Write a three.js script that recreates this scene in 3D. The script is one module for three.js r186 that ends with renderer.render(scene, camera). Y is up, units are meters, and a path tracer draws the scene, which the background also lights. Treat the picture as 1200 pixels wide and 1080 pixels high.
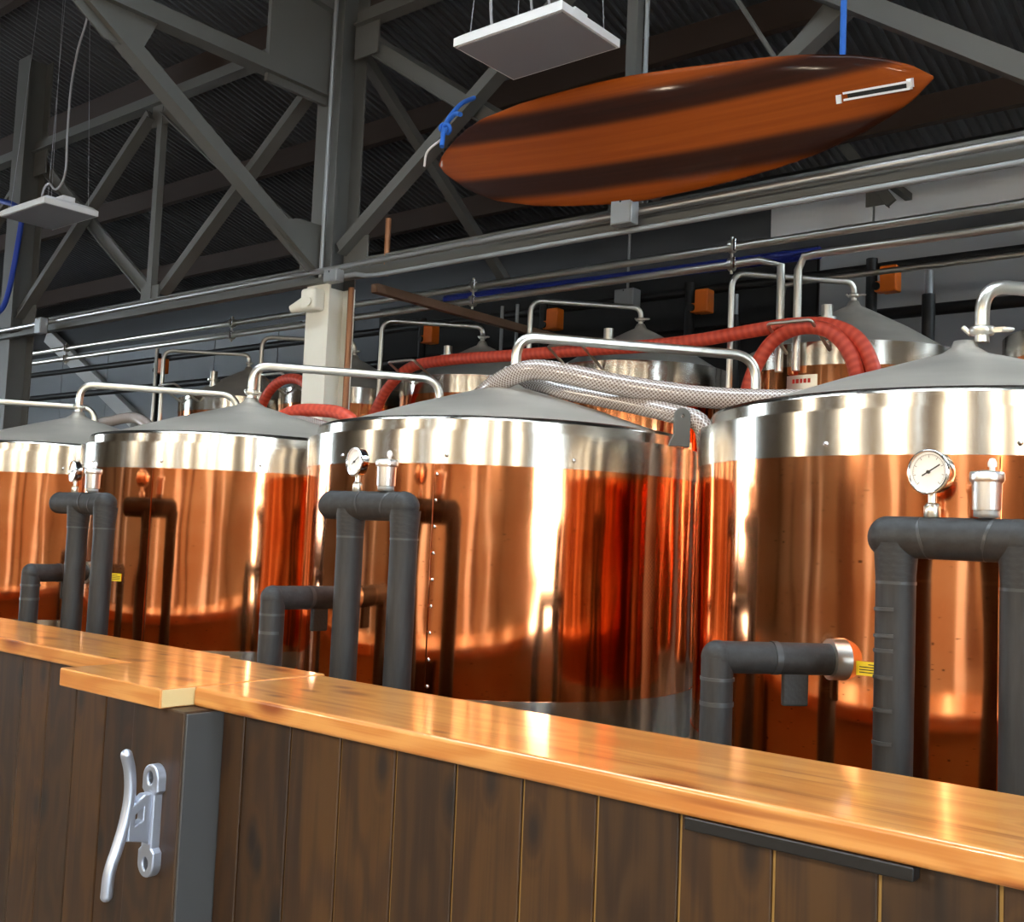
import * as THREE from 'three';
import { RoundedBoxGeometry } from 'three/addons/geometries/RoundedBoxGeometry.js';
import { mergeGeometries, toCreasedNormals } from 'three/addons/utils/BufferGeometryUtils.js';

// ------------------------------------------------------------------ camera, sky, exposure
const scene = new THREE.Scene();
const camera = new THREE.PerspectiveCamera(45.98, 1200 / 1080, 0.05, 200);
camera.position.set(0, 1.5, 0);
camera.up.set(0.0120, 0.9967, 0.0803);
camera.lookAt(-0.6357, 1.5701, -0.7687);
const renderer = new THREE.WebGLRenderer({ antialias: true });
renderer.toneMapping = THREE.LinearToneMapping;
renderer.toneMappingExposure = 1.0;
renderer.shadowMap.enabled = true;
scene.background = new THREE.Color().setRGB(0.80, 0.92, 1.0);     // even overcast sky outside the openings
scene.backgroundIntensity = 22;
const LAMP = 11;                                                   // candela of each pendant in the taproom

// ------------------------------------------------------------------ helpers
let seed = 7;
const rnd = () => { seed = (seed * 1664525 + 1013904223) % 4294967296; return seed / 4294967296; };
const V = (x, y, z) => new THREE.Vector3(x, y, z);
const taken = new Map();
function numbered(n) { const k = taken.get(n) || 0; taken.set(n, k + 1); return k ? n + '_' + String(k).padStart(3, '0') : n; }
function shade(o) { o.traverse((m) => { if (m.isMesh) { m.castShadow = true; m.receiveShadow = true; } }); return o; }
function merge(list) {
  const l = list.map((g) => { const n = g.index ? g.toNonIndexed() : g; for (const k of Object.keys(n.attributes)) if (!['position', 'normal', 'uv'].includes(k)) n.deleteAttribute(k); if (!n.attributes.uv) n.setAttribute('uv', new THREE.BufferAttribute(new Float32Array(n.attributes.position.count * 2), 2)); return n; });
  return l.length === 1 ? l[0] : mergeGeometries(l);
}
function part(name, geo, mat, parent) {
  const m = new THREE.Mesh(Array.isArray(geo) ? merge(geo) : geo, mat); m.name = name; m.castShadow = m.receiveShadow = true; parent.add(m); return m;
}
function thing(name, label, category, pos = [0, 0, 0], group) {
  const o = new THREE.Group(); o.name = numbered(name); o.position.set(...pos); o.userData = { label, category }; if (group) o.userData.group = group; scene.add(o); return o;
}
function single(name, geo, mat, label, category, group) {
  const m = part(numbered(name), geo, mat, scene); m.userData = { label, category }; if (group) m.userData.group = group; return m;
}
function structure(name, geo, mat) { const m = part(name, geo, mat, scene); m.userData.kind = 'structure'; return m; }
function structGroup(name) { const g = new THREE.Group(); g.name = name; g.userData.kind = 'structure'; scene.add(g); return g; }
// box between corners, uv in metres with the grain along an axis
function uvBox(g, axis = 'x', ou = 0, ov = 0) {
  const p = g.attributes.position, n = g.attributes.normal, uv = new Float32Array(p.count * 2);
  for (let i = 0; i < p.count; i++) {
    const c = [p.getX(i), p.getY(i), p.getZ(i)], a = [Math.abs(n.getX(i)), Math.abs(n.getY(i)), Math.abs(n.getZ(i))];
    const k = a[0] > a[1] && a[0] > a[2] ? 0 : a[1] > a[2] ? 1 : 2, g0 = { x: 0, y: 1, z: 2 }[axis];
    let u, v;
    if (k === g0) { u = c[(g0 + 1) % 3] * 0.3; v = c[(g0 + 2) % 3]; } else { u = c[g0]; v = c[3 - g0 - k]; }
    uv[2 * i] = u + ou; uv[2 * i + 1] = v + ov;
  }
  g.setAttribute('uv', new THREE.BufferAttribute(uv, 2)); return g;
}
function bx(x0, x1, y0, y1, z0, z1, { r = 0, axis = 'x', ou = 0, ov = 0 } = {}) {
  const w = x1 - x0, h = y1 - y0, d = z1 - z0;
  let g = r ? new RoundedBoxGeometry(w, h, d, 2, r) : new THREE.BoxGeometry(w, h, d);
  if (g.index) g = g.toNonIndexed();
  g.translate((x0 + x1) / 2, (y0 + y1) / 2, (z0 + z1) / 2);
  return uvBox(g, axis, ou, ov);
}
const v3 = (p) => (p.isVector3 ? p : V(...p));
// rectangular bar from p to q; w across (horizontal), h the other way
function beam(p, q, w, h) {
  p = v3(p); q = v3(q); const d = q.clone().sub(p), L = d.length(); d.normalize();
  let s = V(0, 1, 0).cross(d); if (s.lengthSq() < 1e-4) s = V(1, 0, 0); s.normalize();
  const u = d.clone().cross(s).normalize();
  const g = new THREE.BoxGeometry(w, h, L).toNonIndexed(); uvBox(g, 'z');
  g.applyMatrix4(new THREE.Matrix4().makeBasis(s, u, d).setPosition(p.clone().add(q).multiplyScalar(0.5)));
  return g;
}
// two back-to-back steel angles as a truss member (in the truss plane)
function angleBar(p, q, leg, t = 0.008) {
  p = v3(p); q = v3(q); const d = q.clone().sub(p).normalize();
  let s = V(0, 1, 0).cross(d); if (s.lengthSq() < 1e-4) s = V(0, 0, 1); s.normalize();
  const u = d.clone().cross(s).normalize(), o = (v, k) => v.clone().add(u.clone().multiplyScalar(k));
  return [beam(p, q, leg, t), ...[-1, 1].map((k) => beam(p.clone().addScaledVector(u, leg / 2).addScaledVector(s, k * 0.012), q.clone().addScaledVector(u, leg / 2).addScaledVector(s, k * 0.012), t, leg))];
}
function cyl(p, q, r, r2 = r, seg = 20) {
  p = v3(p); q = v3(q); const d = q.clone().sub(p), L = d.length();
  const g = new THREE.CylinderGeometry(r2, r, L, seg).toNonIndexed();
  g.applyQuaternion(new THREE.Quaternion().setFromUnitVectors(V(0, 1, 0), d.normalize())); const c = p.clone().add(q).multiplyScalar(0.5); g.translate(c.x, c.y, c.z); return g;
}
function tubeCurve(pts, r, { seg = 96, rad = 14, closed = false, uvScale = null } = {}) {
  const c = new THREE.CatmullRomCurve3(pts.map(v3), closed, 'centripetal');
  const g = new THREE.TubeGeometry(c, seg, r, rad, closed);
  if (uvScale) { const L = c.getLength(), uv = g.attributes.uv; for (let i = 0; i < uv.count; i++) { uv.setX(i, uv.getX(i) * L / uvScale); uv.setY(i, uv.getY(i) * 2 * Math.PI * r / uvScale); } }
  return capTube(g.toNonIndexed(), c, r, rad);
}
function capTube(g, c, r, rad) {
  const caps = [];
  for (const e of [0, 1]) { const p = c.getPointAt(e), t = c.getTangentAt(e).multiplyScalar(e ? 1 : -1); const k = new THREE.CircleGeometry(r, rad).toNonIndexed(); k.applyQuaternion(new THREE.Quaternion().setFromUnitVectors(V(0, 0, 1), t)); k.translate(p.x, p.y, p.z); caps.push(k); }
  return merge([g, ...caps]);
}
// pipe through corner points with rounded bends of radius b
function pipePath(pts, b) {
  pts = pts.map(v3); const path = new THREE.CurvePath(); let last = pts[0];
  for (let i = 1; i < pts.length - 1; i++) {
    const p = pts[i], a = pts[i - 1].clone().sub(p), c = pts[i + 1].clone().sub(p), k = Math.min(b, a.length() * 0.49, c.length() * 0.49);
    const s = p.clone().addScaledVector(a.normalize(), k), e = p.clone().addScaledVector(c.normalize(), k);
    path.add(new THREE.LineCurve3(last, s));
    path.add(new THREE.QuadraticBezierCurve3(s, p.clone(), e)); last = e;
  }
  path.add(new THREE.LineCurve3(last, pts[pts.length - 1])); return path;
}
class PathCurve extends THREE.Curve { constructor(p) { super(); this.p = p; } getPoint(t) { return this.p.getPoint(t); } }
function pipe(pts, r, b = 0.06, rad = 16, seg = 90) {
  const c = new PathCurve(pipePath(pts, b));
  return capTube(new THREE.TubeGeometry(c, seg, r, rad, false).toNonIndexed(), c, r, rad);
}
const lathe = (prof, seg = 64) => new THREE.LatheGeometry(prof.map((p) => new THREE.Vector2(...p)), seg);
function extrude(shape, depth, bevel = 0.002, curveSegments = 16) {
  return new THREE.ExtrudeGeometry(shape, { depth: depth - 2 * bevel, bevelEnabled: bevel > 0, bevelSize: bevel, bevelThickness: bevel, bevelSegments: 2, curveSegments, steps: 1 }).translate(0, 0, bevel);
}

// ------------------------------------------------------------------ noise and textures
function hash(x, y, s) { let h = Math.imul(x, 374761393) ^ Math.imul(y, 668265263) ^ Math.imul(s, 2147483647 - 1274126177); h = Math.imul(h ^ (h >>> 13), 1274126177); return ((h ^ (h >>> 16)) >>> 0) / 4294967296; }
function vnoise(x, y, s, px, py) {                   // tiles with periods px, py
  const xi = Math.floor(x), yi = Math.floor(y), fx = x - xi, fy = y - yi, w = (t) => t * t * (3 - 2 * t), m = (a, b) => ((a % b) + b) % b;
  const a = hash(m(xi, px), m(yi, py), s), b = hash(m(xi + 1, px), m(yi, py), s), c = hash(m(xi, px), m(yi + 1, py), s), d = hash(m(xi + 1, px), m(yi + 1, py), s);
  return a + (b - a) * w(fx) + (c - a + (a - b - c + d) * w(fx)) * w(fy);
}
function fbm(u, v, fx, fy, s, oct = 4) { let t = 0, a = 0.5, n = 0; for (let o = 0; o < oct; o++) { t += a * vnoise(u * fx, v * fy, s + o, fx, fy); n += a; fx *= 2; fy *= 2; a *= 0.5; } return t / n; }
function texture(w, h, fn, { srgb = true, metres = [1, 1] } = {}) {
  const d = new Uint8Array(w * h * 4);
  for (let j = 0; j < h; j++) for (let i = 0; i < w; i++) { const c = fn(i / w, j / h), k = 4 * (j * w + i); for (let q = 0; q < 3; q++) d[k + q] = Math.max(0, Math.min(255, c[q])); d[k + 3] = 255; }
  const t = new THREE.DataTexture(d, w, h); t.wrapS = t.wrapT = THREE.RepeatWrapping; t.magFilter = THREE.LinearFilter; t.minFilter = THREE.LinearMipmapLinearFilter; t.generateMipmaps = true;
  if (srgb) t.colorSpace = THREE.SRGBColorSpace; t.repeat.set(1 / metres[0], 1 / metres[1]); t.needsUpdate = true; return t;
}
const mix = (a, b, t) => a.map((x, i) => x + (b[i] - x) * t);
const sm = (a, b, x) => { const t = Math.max(0, Math.min(1, (x - a) / (b - a))); return t * t * (3 - 2 * t); };
function woodTexture(w, h, light, mid, dark, s, knots, metres, rings = 10) {
  const ks = []; for (let i = 0; i < knots; i++) ks.push([hash(i, 3, s), hash(i, 5, s), 0.010 + 0.016 * hash(i, 7, s)]);
  return texture(w, h, (u, v) => {
    let g = fbm(u, v, 2, 24, s, 4), warp = fbm(u, v, 3, 5, s + 20, 3), ring = 0.5 + 0.5 * Math.sin((v * rings + warp * 4.5) * 2 * Math.PI), k = 0;
    for (const [a, b, r] of ks) { let du = Math.abs(u - a), dv = Math.abs(v - b); du = Math.min(du, 1 - du); dv = Math.min(dv, 1 - dv); const q = Math.hypot(du * metres[0] / (r * 2.4), dv * metres[1] / r); k = Math.max(k, sm(1.3, 0.25, q)); ring = ring * (1 - 0.6 * sm(3, 0.8, q)) + 0.6 * sm(3, 0.8, q) * (0.5 + 0.5 * Math.sin(q * 7)); }
    const fine = fbm(u, v, 8, 200, s + 40, 2), t = 0.45 * g + 0.32 * ring + 0.23 * fine;
    return mix(mix(light, mid, sm(0.25, 0.75, t)), dark, Math.min(1, 0.85 * k + 0.5 * sm(0.62, 0.85, g)));
  }, { metres });
}
const std = (c, roughness, metalness = 0, extra = {}) => new THREE.MeshStandardMaterial({ color: Array.isArray(c) ? new THREE.Color().setRGB(...c) : c, roughness, metalness, ...extra });
const phys = (c, roughness, metalness = 0, extra = {}) => new THREE.MeshPhysicalMaterial({ color: Array.isArray(c) ? new THREE.Color().setRGB(...c) : c, roughness, metalness, ...extra });

const M = {};
{
  const bar = woodTexture(1024, 512, [226, 166, 96], [204, 134, 66], [134, 66, 28], 11, 9, [1.4, 0.45], 4);
  M.barWood = phys(0xf2ebe4, 0.32, 0, { map: bar, clearcoat: 0.8, clearcoatRoughness: 0.10 });
  M.endGrain = std(0xd8c08c, 0.6, 0);
  const pl = woodTexture(1024, 512, [104, 74, 30], [76, 50, 18], [36, 20, 8], 31, 7, [1.3, 0.6], 6);
  M.plank = phys(0xbcb0a0, 0.5, 0, { map: pl, clearcoat: 0.15, clearcoatRoughness: 0.4 });
  const pl2 = woodTexture(1024, 512, [90, 64, 28], [64, 42, 17], [28, 16, 7], 57, 8, [1.1, 0.5], 5);
  M.plankDark = phys(0xb2a594, 0.5, 0, { map: pl2, clearcoat: 0.15, clearcoatRoughness: 0.4 });
  M.bareWood = std(0xa98a52, 0.8);
  const cop = texture(1024, 512, (u, v) => { const a = fbm(u, v, 24, 6, 71, 4), b = fbm(u, v, 90, 3, 75, 3), d = fbm(u, v, 380, 170, 79, 2) > 0.89 ? 0.6 : 1, t = 0.6 * a + 0.4 * b; return mix([242, 165, 115], [230, 144, 94], sm(0.3, 0.7, t)).map((x) => x * d); }, {});
  const copR = texture(1024, 256, (u, v) => { const t = fbm(u, v, 40, 6, 91, 4); const r = 255 * (0.55 + 0.45 * t); return [r, r, r]; }, { srgb: false });
  M.copper = std(0xffffff, 0.12, 1, { map: cop, roughnessMap: copR });
  M.copperPipe = std(0x9a6a4a, 0.5, 0.4); M.brownBeam = std(0x5f4532, 0.7);
  M.steelBand = phys([0.57, 0.54, 0.49], 0.19, 1, { anisotropy: 0.7, anisotropyRotation: Math.PI / 2 });
  const lidT = texture(512, 512, (u, v) => { const t = fbm(u, v, 6, 6, 101, 5), q = 174 + 40 * (t - 0.5) * 2; return [q, q * 0.975, q * 0.93]; });
    M.lid = std(0xffffff, 0.36, 0.4, { map: lidT });
  M.stainless = std([0.72, 0.70, 0.64], 0.33, 1);
  M.chrome = std([0.85, 0.86, 0.88], 0.1, 1);
  const foam = texture(256, 256, (u, v) => { const t = fbm(u, v, 8, 8, 111, 5), q = 37 + 12 * (t - 0.5) * 2; return [q * 0.97, q, q * 1.06]; }, { metres: [0.3, 0.3] });
  M.foam = std(0xffffff, 0.62, 0, { map: foam });
  M.tape = std(0x36383b, 0.4, 0);
  M.blackPipe = std(0x1b1c1e, 0.5, 0.1);
  M.white = std(0xf2f2f4, 0.45); M.satin = std([0.82, 0.82, 0.82], 0.36, 1); M.daylitGrey = phys(0x434446, 0.5, 0, { clearcoat: 0.3, clearcoatRoughness: 0.35 });  // the last grey has daylight glare painted into its colour
  M.diffuser = std(0x8f8f96, 0.5);
  M.greyPaint = std(0x5f5f5c, 0.6);
  M.cream = std(0xf0ecde, 0.55);
  M.conduit = std([0.50, 0.50, 0.50], 0.35, 0.9);
  M.galv = std(0x9fa3a6, 0.45, 0.5);
  M.orange = std(0xf0761a, 0.45);
  M.blackPlastic = std(0x141416, 0.45);
  M.blue = std(0x1d3fa8, 0.55);
  M.bluePipe = std(0x1a2a86, 0.4);
  M.rope = std(0x2f6fd0, 0.8);
  M.yellow = std(0xe8c81e, 0.5);
  M.ink = std(0x2a2618, 0.7);
  M.redInk = std(0xc22a1c, 0.6);
  M.deck = std(0x56585c, 0.5, 0.25);
  M.purlin = std(0x3a2a22, 0.75);
  M.wire = std(0x9a9aa0, 0.5, 0.3);
  M.cable = std(0xa9a9ae, 0.5);
  M.wallGrey = std(0xa9b0b8, 0.7); M.wallPale = std(0xa6a9ad, 0.7); M.wallBlack = std(0x232426, 0.8); M.wallWhite = std(0xf3f5f8, 0.6); M.roofWood = std(0x6e5a48, 0.8);
  M.plaster = std(0x98866f, 0.8); M.pane = phys(0xffffff, 0.0, 0, { transmission: 1, thickness: 0, ior: 1.45 }); M.timberPost = std(0x5a3d26, 0.6); M.wallDoor = std(0x6b5a48, 0.6);
  M.concrete = std(0x8a8680, 0.75, 0, { map: texture(512, 512, (u, v) => { const t = fbm(u, v, 5, 5, 131, 6), q = 205 + 70 * (t - 0.5); return [q, q * 0.98, q * 0.95]; }, { metres: [3, 3] }) });
  M.asphalt = std(0xb8b6b0, 0.9);
  const red = texture(256, 64, (u, v) => { const s = 0.5 + 0.5 * Math.sin((u * 8 + v * 1) * 2 * Math.PI), t = fbm(u, v, 16, 8, 141, 3); return mix([190, 62, 44], [222, 92, 68], 0.6 * s + 0.4 * t); }, { metres: [1, 1] });
  M.redHose = std(0xffffff, 0.5, 0, { map: red });
  const br = texture(128, 128, (u, v) => { const a = Math.abs(((u + v) * 4 % 1 + 1) % 1 - 0.5), b = Math.abs(((u - v) * 4 % 1 + 1) % 1 - 0.5), t = Math.max(sm(0.30, 0.46, a), sm(0.30, 0.46, b)); return mix([122, 108, 103], [206, 199, 195], t); }, { metres: [1, 1] });
  M.clearHose = phys(0xffffff, 0.25, 0, { map: br, clearcoat: 0.7, clearcoatRoughness: 0.15 });
  M.castBlue = std([0.48, 0.53, 0.64], 0.4, 0.8);
  M.hole = std(0x1a1a1c, 0.8);
  const face = (() => { const c = document.createElement('canvas'); c.width = c.height = 256; const x = c.getContext('2d'); x.fillStyle = '#f1f1ef'; x.fillRect(0, 0, 256, 256); x.strokeStyle = '#333'; for (let i = 0; i <= 40; i++) { const a = (0.75 + 1.5 * i / 40) * Math.PI, r0 = i % 5 ? 100 : 90; x.lineWidth = i % 5 ? 1.2 : 3; x.beginPath(); x.moveTo(128 + r0 * Math.cos(a), 128 + r0 * Math.sin(a)); x.lineTo(128 + 110 * Math.cos(a), 128 + 110 * Math.sin(a)); x.stroke(); } x.beginPath(); x.lineWidth = 1.5; x.arc(128, 128, 110, 0.75 * Math.PI, 2.25 * Math.PI); x.stroke(); const t = new THREE.CanvasTexture(c); t.colorSpace = THREE.SRGBColorSpace; return t; })();
  M.dial = std(0xffffff, 0.35, 0, { map: face });
}

// ------------------------------------------------------------------ the building
const X0 = -19, X1 = 7, Z0 = -8.0, Z1 = 8.0, RIDGE = 1.0, roofY = (z) => 4.5 + 0.27 * (z < RIDGE ? z - Z0 : 2 * RIDGE - z - Z0);
structure('floor', bx(X0 - 0.3, X1 + 0.3, -0.2, 0, Z0 - 0.3, Z1 + 0.3), M.concrete);
{ // walls with openings; y up to the eaves
  const front = [bx(X0, X1, 0, 2.8, Z1, Z1 + 0.25)];
  const wins = []; for (let x = -14.6; x < 6; x += 2.3) wins.push([x, x + 0.20]);
  let last = X0; for (const [a, b] of wins) { front.push(bx(last, a, 2.8, 3.7, Z1, Z1 + 0.25)); last = b; } front.push(bx(last, X1, 2.8, 3.7, Z1, Z1 + 0.25)); front.push(bx(X0, X1, 3.7, 5.6, Z1, Z1 + 0.25));
  structure('wall_front', front, M.plaster);
  wins.forEach(([a, b], i) => { const w = structGroup('window_' + (i + 1)); part('window_frame', [bx(a, b, 2.8, 2.85, Z1 + 0.05, Z1 + 0.15), bx(a, b, 3.65, 3.7, Z1 + 0.05, Z1 + 0.15), bx(a, a + 0.04, 2.85, 3.65, Z1 + 0.05, Z1 + 0.15), bx(b - 0.04, b, 2.85, 3.65, Z1 + 0.05, Z1 + 0.15)], M.blackPlastic, w); part('pane', bx(a + 0.03, b - 0.03, 2.84, 3.66, Z1 + 0.095, Z1 + 0.1), M.pane, w); });
  wins.forEach(([a, b], i) => { const p = structGroup('trim_' + (i + 1)); part('pilaster', bx(b + 0.5, b + 0.9 + 0.3 * (i % 2), 0, 4.6, Z1 - 0.12, Z1), i % 3 ? M.wallWhite : M.timberPost, p); if (i % 2) part('wall_board', bx(b + 1.25, b + 1.9, 0.3, 2.3, Z1 - 0.05, Z1), M.timberPost, p); });
  const gable = (x0, x1) => { const s = new THREE.Shape([new THREE.Vector2(-Z0, 4.4), new THREE.Vector2(-RIDGE, 4.4), new THREE.Vector2(-Z1, 4.4), new THREE.Vector2(-Z1, roofY(Z1)), new THREE.Vector2(-RIDGE, roofY(RIDGE)), new THREE.Vector2(-Z0, roofY(Z0))]); const g = new THREE.ExtrudeGeometry(s, { depth: x1 - x0, bevelEnabled: false }); g.rotateY(Math.PI / 2); g.translate(x0, 0, 0); return g; };
  // right wall: open roll-up door
  structure('wall_right', [bx(X1, X1 + 0.25, 0, 4.4, Z0, 1.0), bx(X1, X1 + 0.25, 0, 4.4, 3.4, Z1), bx(X1, X1 + 0.25, 3.4, 4.4, 1.0, 3.4), gable(X1, X1 + 0.25)], M.plaster);
  structure('wall_left', [bx(X0 - 0.25, X0, 0, 4.4, Z0, -0.9), bx(X0 - 0.25, X0, 0, 4.4, 2.2, Z1), bx(X0 - 0.25, X0, 0, 1.4, -0.9, 2.2), bx(X0 - 0.25, X0, 4.1, 4.4, -0.9, 2.2), gable(X0 - 0.25, X0)], M.plaster);
  const rear = structGroup('wall_rear');
  part('backing', bx(X0, X1, 0, 4.5, Z0 - 0.3, Z0 - 0.02), M.deck, rear);
  const panel = (x0, x1, y0, y1, m) => part('panel', bx(x0 + 0.008, x1 - 0.008, y0, y1, Z0 - 0.02, Z0 + 0.02, { r: 0.004 }), m, rear);
  for (let x = X0; x < -9; x += 1.25) panel(x, Math.min(x + 1.25, -8.6), 0, 3.9, M.wallGrey);
  for (let x = -3.55; x < X1 - 0.1; x += 1.6) panel(x, Math.min(x + 1.6, X1), 0, 3.80, M.wallPale);
  for (const [a, b] of [[-3.98, -3.12], [-3.12, -0.6], [-0.6, 1.9], [1.9, 4.4], [4.4, 7]]) panel(a, b, 4.02, 4.48, M.wallWhite);
  part('panel', bx(-8.55, -3.57, 0, 3.9, Z0 - 0.02, Z0 + 0.01), M.wallBlack, rear);
  structure('ground_outside', bx(X1 + 0.3, X1 + 40, -0.25, -0.05, -30, 30), M.asphalt);
}
{ // roof: corrugated deck, ribs along the slope, purlins below
  const roof = structGroup('ceiling'), pitch = 0.068, n = Math.round((X1 - X0) / pitch);
  const SK = [[-6.2, -3.2], [-2.4, 0.6], [1.4, 4.4]], SZ = [-1.45, 0.15], addedSkylight = [-7.0, -5.7], solid = [[X0, -6.2], [-3.2, -2.4], [0.6, 1.4], [4.4, X1]];
  const strips = [[Z0 - 0.3, addedSkylight[0], [[X0, X1]]], [addedSkylight[0], addedSkylight[1], [[X0, 0.6], [4.4, X1]]], [addedSkylight[1], SZ[0], [[X0, X1]]], [SZ[0], SZ[1], solid], [SZ[1], RIDGE, [[X0, X1]]], [RIDGE, Z1 + 0.3, [[X0, X1]]]];
  for (const [za, zb, spans] of strips) for (const [xs, xe] of spans) {
    const pos = [], prof = [[0, 0], [0.28, 0], [0.42, 0.024], [0.86, 0.024], [1, 0]];
    for (let i = Math.round((xs - X0) / pitch); i < Math.round((xe - X0) / pitch); i++) for (let k = 0; k < 4; k++) {
      const xa = X0 + (i + prof[k][0]) * pitch, xb = X0 + (i + prof[k + 1][0]) * pitch, ya = prof[k][1], yb = prof[k + 1][1];
      const A = [xa, roofY(za) + ya, za], B = [xb, roofY(za) + yb, za], C = [xb, roofY(zb) + yb, zb], D = [xa, roofY(zb) + ya, zb];
      pos.push(...A, ...B, ...C, ...A, ...C, ...D);
    }
    const g = new THREE.BufferGeometry(); g.setAttribute('position', new THREE.Float32BufferAttribute(pos, 3)); g.computeVertexNormals();
    part('roof_deck', g, M.deck, roof).userData.kind = 'stuff';
    part('roof_board', beam([(xs + xe) / 2, roofY(za) + 0.12, za], [(xs + xe) / 2, roofY(zb) + 0.12, zb], xe - xs + (xs === X0 || xe === X1 ? 0.04 : 0), 0.1), M.roofWood, roof);
  }
  [...SK.map((k) => [...k, SZ]), [0.6, 4.4, addedSkylight]].forEach(([xs, xe, [za, zb]], i) => { const w = structGroup('window_' + (40 + i)), y0 = roofY(za) + 0.1, y1 = roofY(zb) + 0.1, xm = (xs + xe) / 2; part('pane', beam([xm, y0, za], [xm, y1, zb], xe - xs, 0.006), M.pane, w); for (const x of [xs + 0.03, xm, xe - 0.03]) part('window_frame', beam([x, y0, za], [x, y1, zb], 0.06, 0.08), M.white, w); });  // the last, rear skylight is unseen, added to brighten the rear wall
  for (let z = -7.4; z < 7.8; z += 1.22) part('purlin', beam([X0, roofY(z) - 0.10, z], [X1, roofY(z) - 0.10, z], 0.07, 0.2), M.purlin, roof);
}
// ------------------------------------------------------------------ steel columns and trusses
const COLX = [-12.75, -8.82, -4.92, -1.0 + 3.9], ZC = -4.2;
function column(x, label, foot = M.cream) {
  const c = thing('steel_column', label, 'column', [x, 0, ZC], 'steel columns of the hall');
  const web = [], w = 0.2, d = 0.2, t = 0.012;
  const H = (y0, y1) => [bx(-w / 2, w / 2, y0, y1, d / 2 - t, d / 2), bx(-w / 2, w / 2, y0, y1, -d / 2, -d / 2 + t), bx(-t / 2, t / 2, y0, y1, -d / 2 + t, d / 2 - t)];
  part('painted_foot', H(0.02, 2.93), foot, c); part('upper_shaft', H(2.93, roofY(ZC) - 0.22), M.greyPaint, c);
  part('base_plate', bx(-0.18, 0.18, 0, 0.02, -0.18, 0.18), M.greyPaint, c);
  return c;
}
column(-4.92, 'steel column painted cream below and grey above, conduit on its front');
column(-8.82, 'grey steel column beside blue cable at far end of tank row', M.greyPaint);
function trussBay(x0, x1, label) {
  const t = thing('lattice_truss', label, 'truss', [0, 0, ZC], 'lattice trusses between columns'), xm = (x0 + x1) / 2, b = 3.05, h = 4.42, a = 0.12;
  part('bottom_chord', angleBar([x0 + a, b - 0.05, 0], [x1 - a, b - 0.05, 0], 0.075), M.greyPaint, t);
  part('top_chord', angleBar([x0 + a, h + 0.08, 0], [x1 - a, h + 0.08, 0], 0.09), M.greyPaint, t);
  for (const [p, q, s] of [[[x0 + a, b + 0.06], [xm - 0.08, h - 0.02], 0.085], [[x1 - a, b + 0.06], [xm + 0.08, h - 0.02], 0.085], [[x0 + a, h - 0.04], [xm - 0.1, b + 0.06], 0.085], [[x1 - a, h - 0.04], [xm + 0.1, b + 0.06], 0.085]])
    part('diagonal', angleBar([...p, s > 0 ? (p[1] > q[1] ? -0.05 : 0.03) : 0], [...q, p[1] > q[1] ? -0.05 : 0.03], s), M.greyPaint, t);
  part('vertical', beam([xm, b, -0.01], [xm, h + 0.05, -0.01], 0.06, 0.05), M.greyPaint, t);
  for (const [x, y, w, hh] of [[xm, b + 0.04, 0.22, 0.16], [xm, h, 0.22, 0.16], [x0 + 0.2, b + 0.06, 0.2, 0.2], [x1 - 0.2, b + 0.06, 0.2, 0.2], [x0 + 0.2, h, 0.2, 0.24], [x1 - 0.2, h, 0.2, 0.24]])
    if (x < -1.1) part('gusset_plate', bx(x - w / 2, x + w / 2, y - hh / 2, y + hh / 2, -0.006, 0.006), M.greyPaint, t);
}
trussBay(-8.82, -4.92, 'grey lattice truss left of cream column, crossed diagonals');
trussBay(-4.92, -0.74, 'grey lattice truss behind the hanging surfboard');
trussBay(-12.75, -8.82, 'far grey lattice truss beyond the blue cable');
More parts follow.
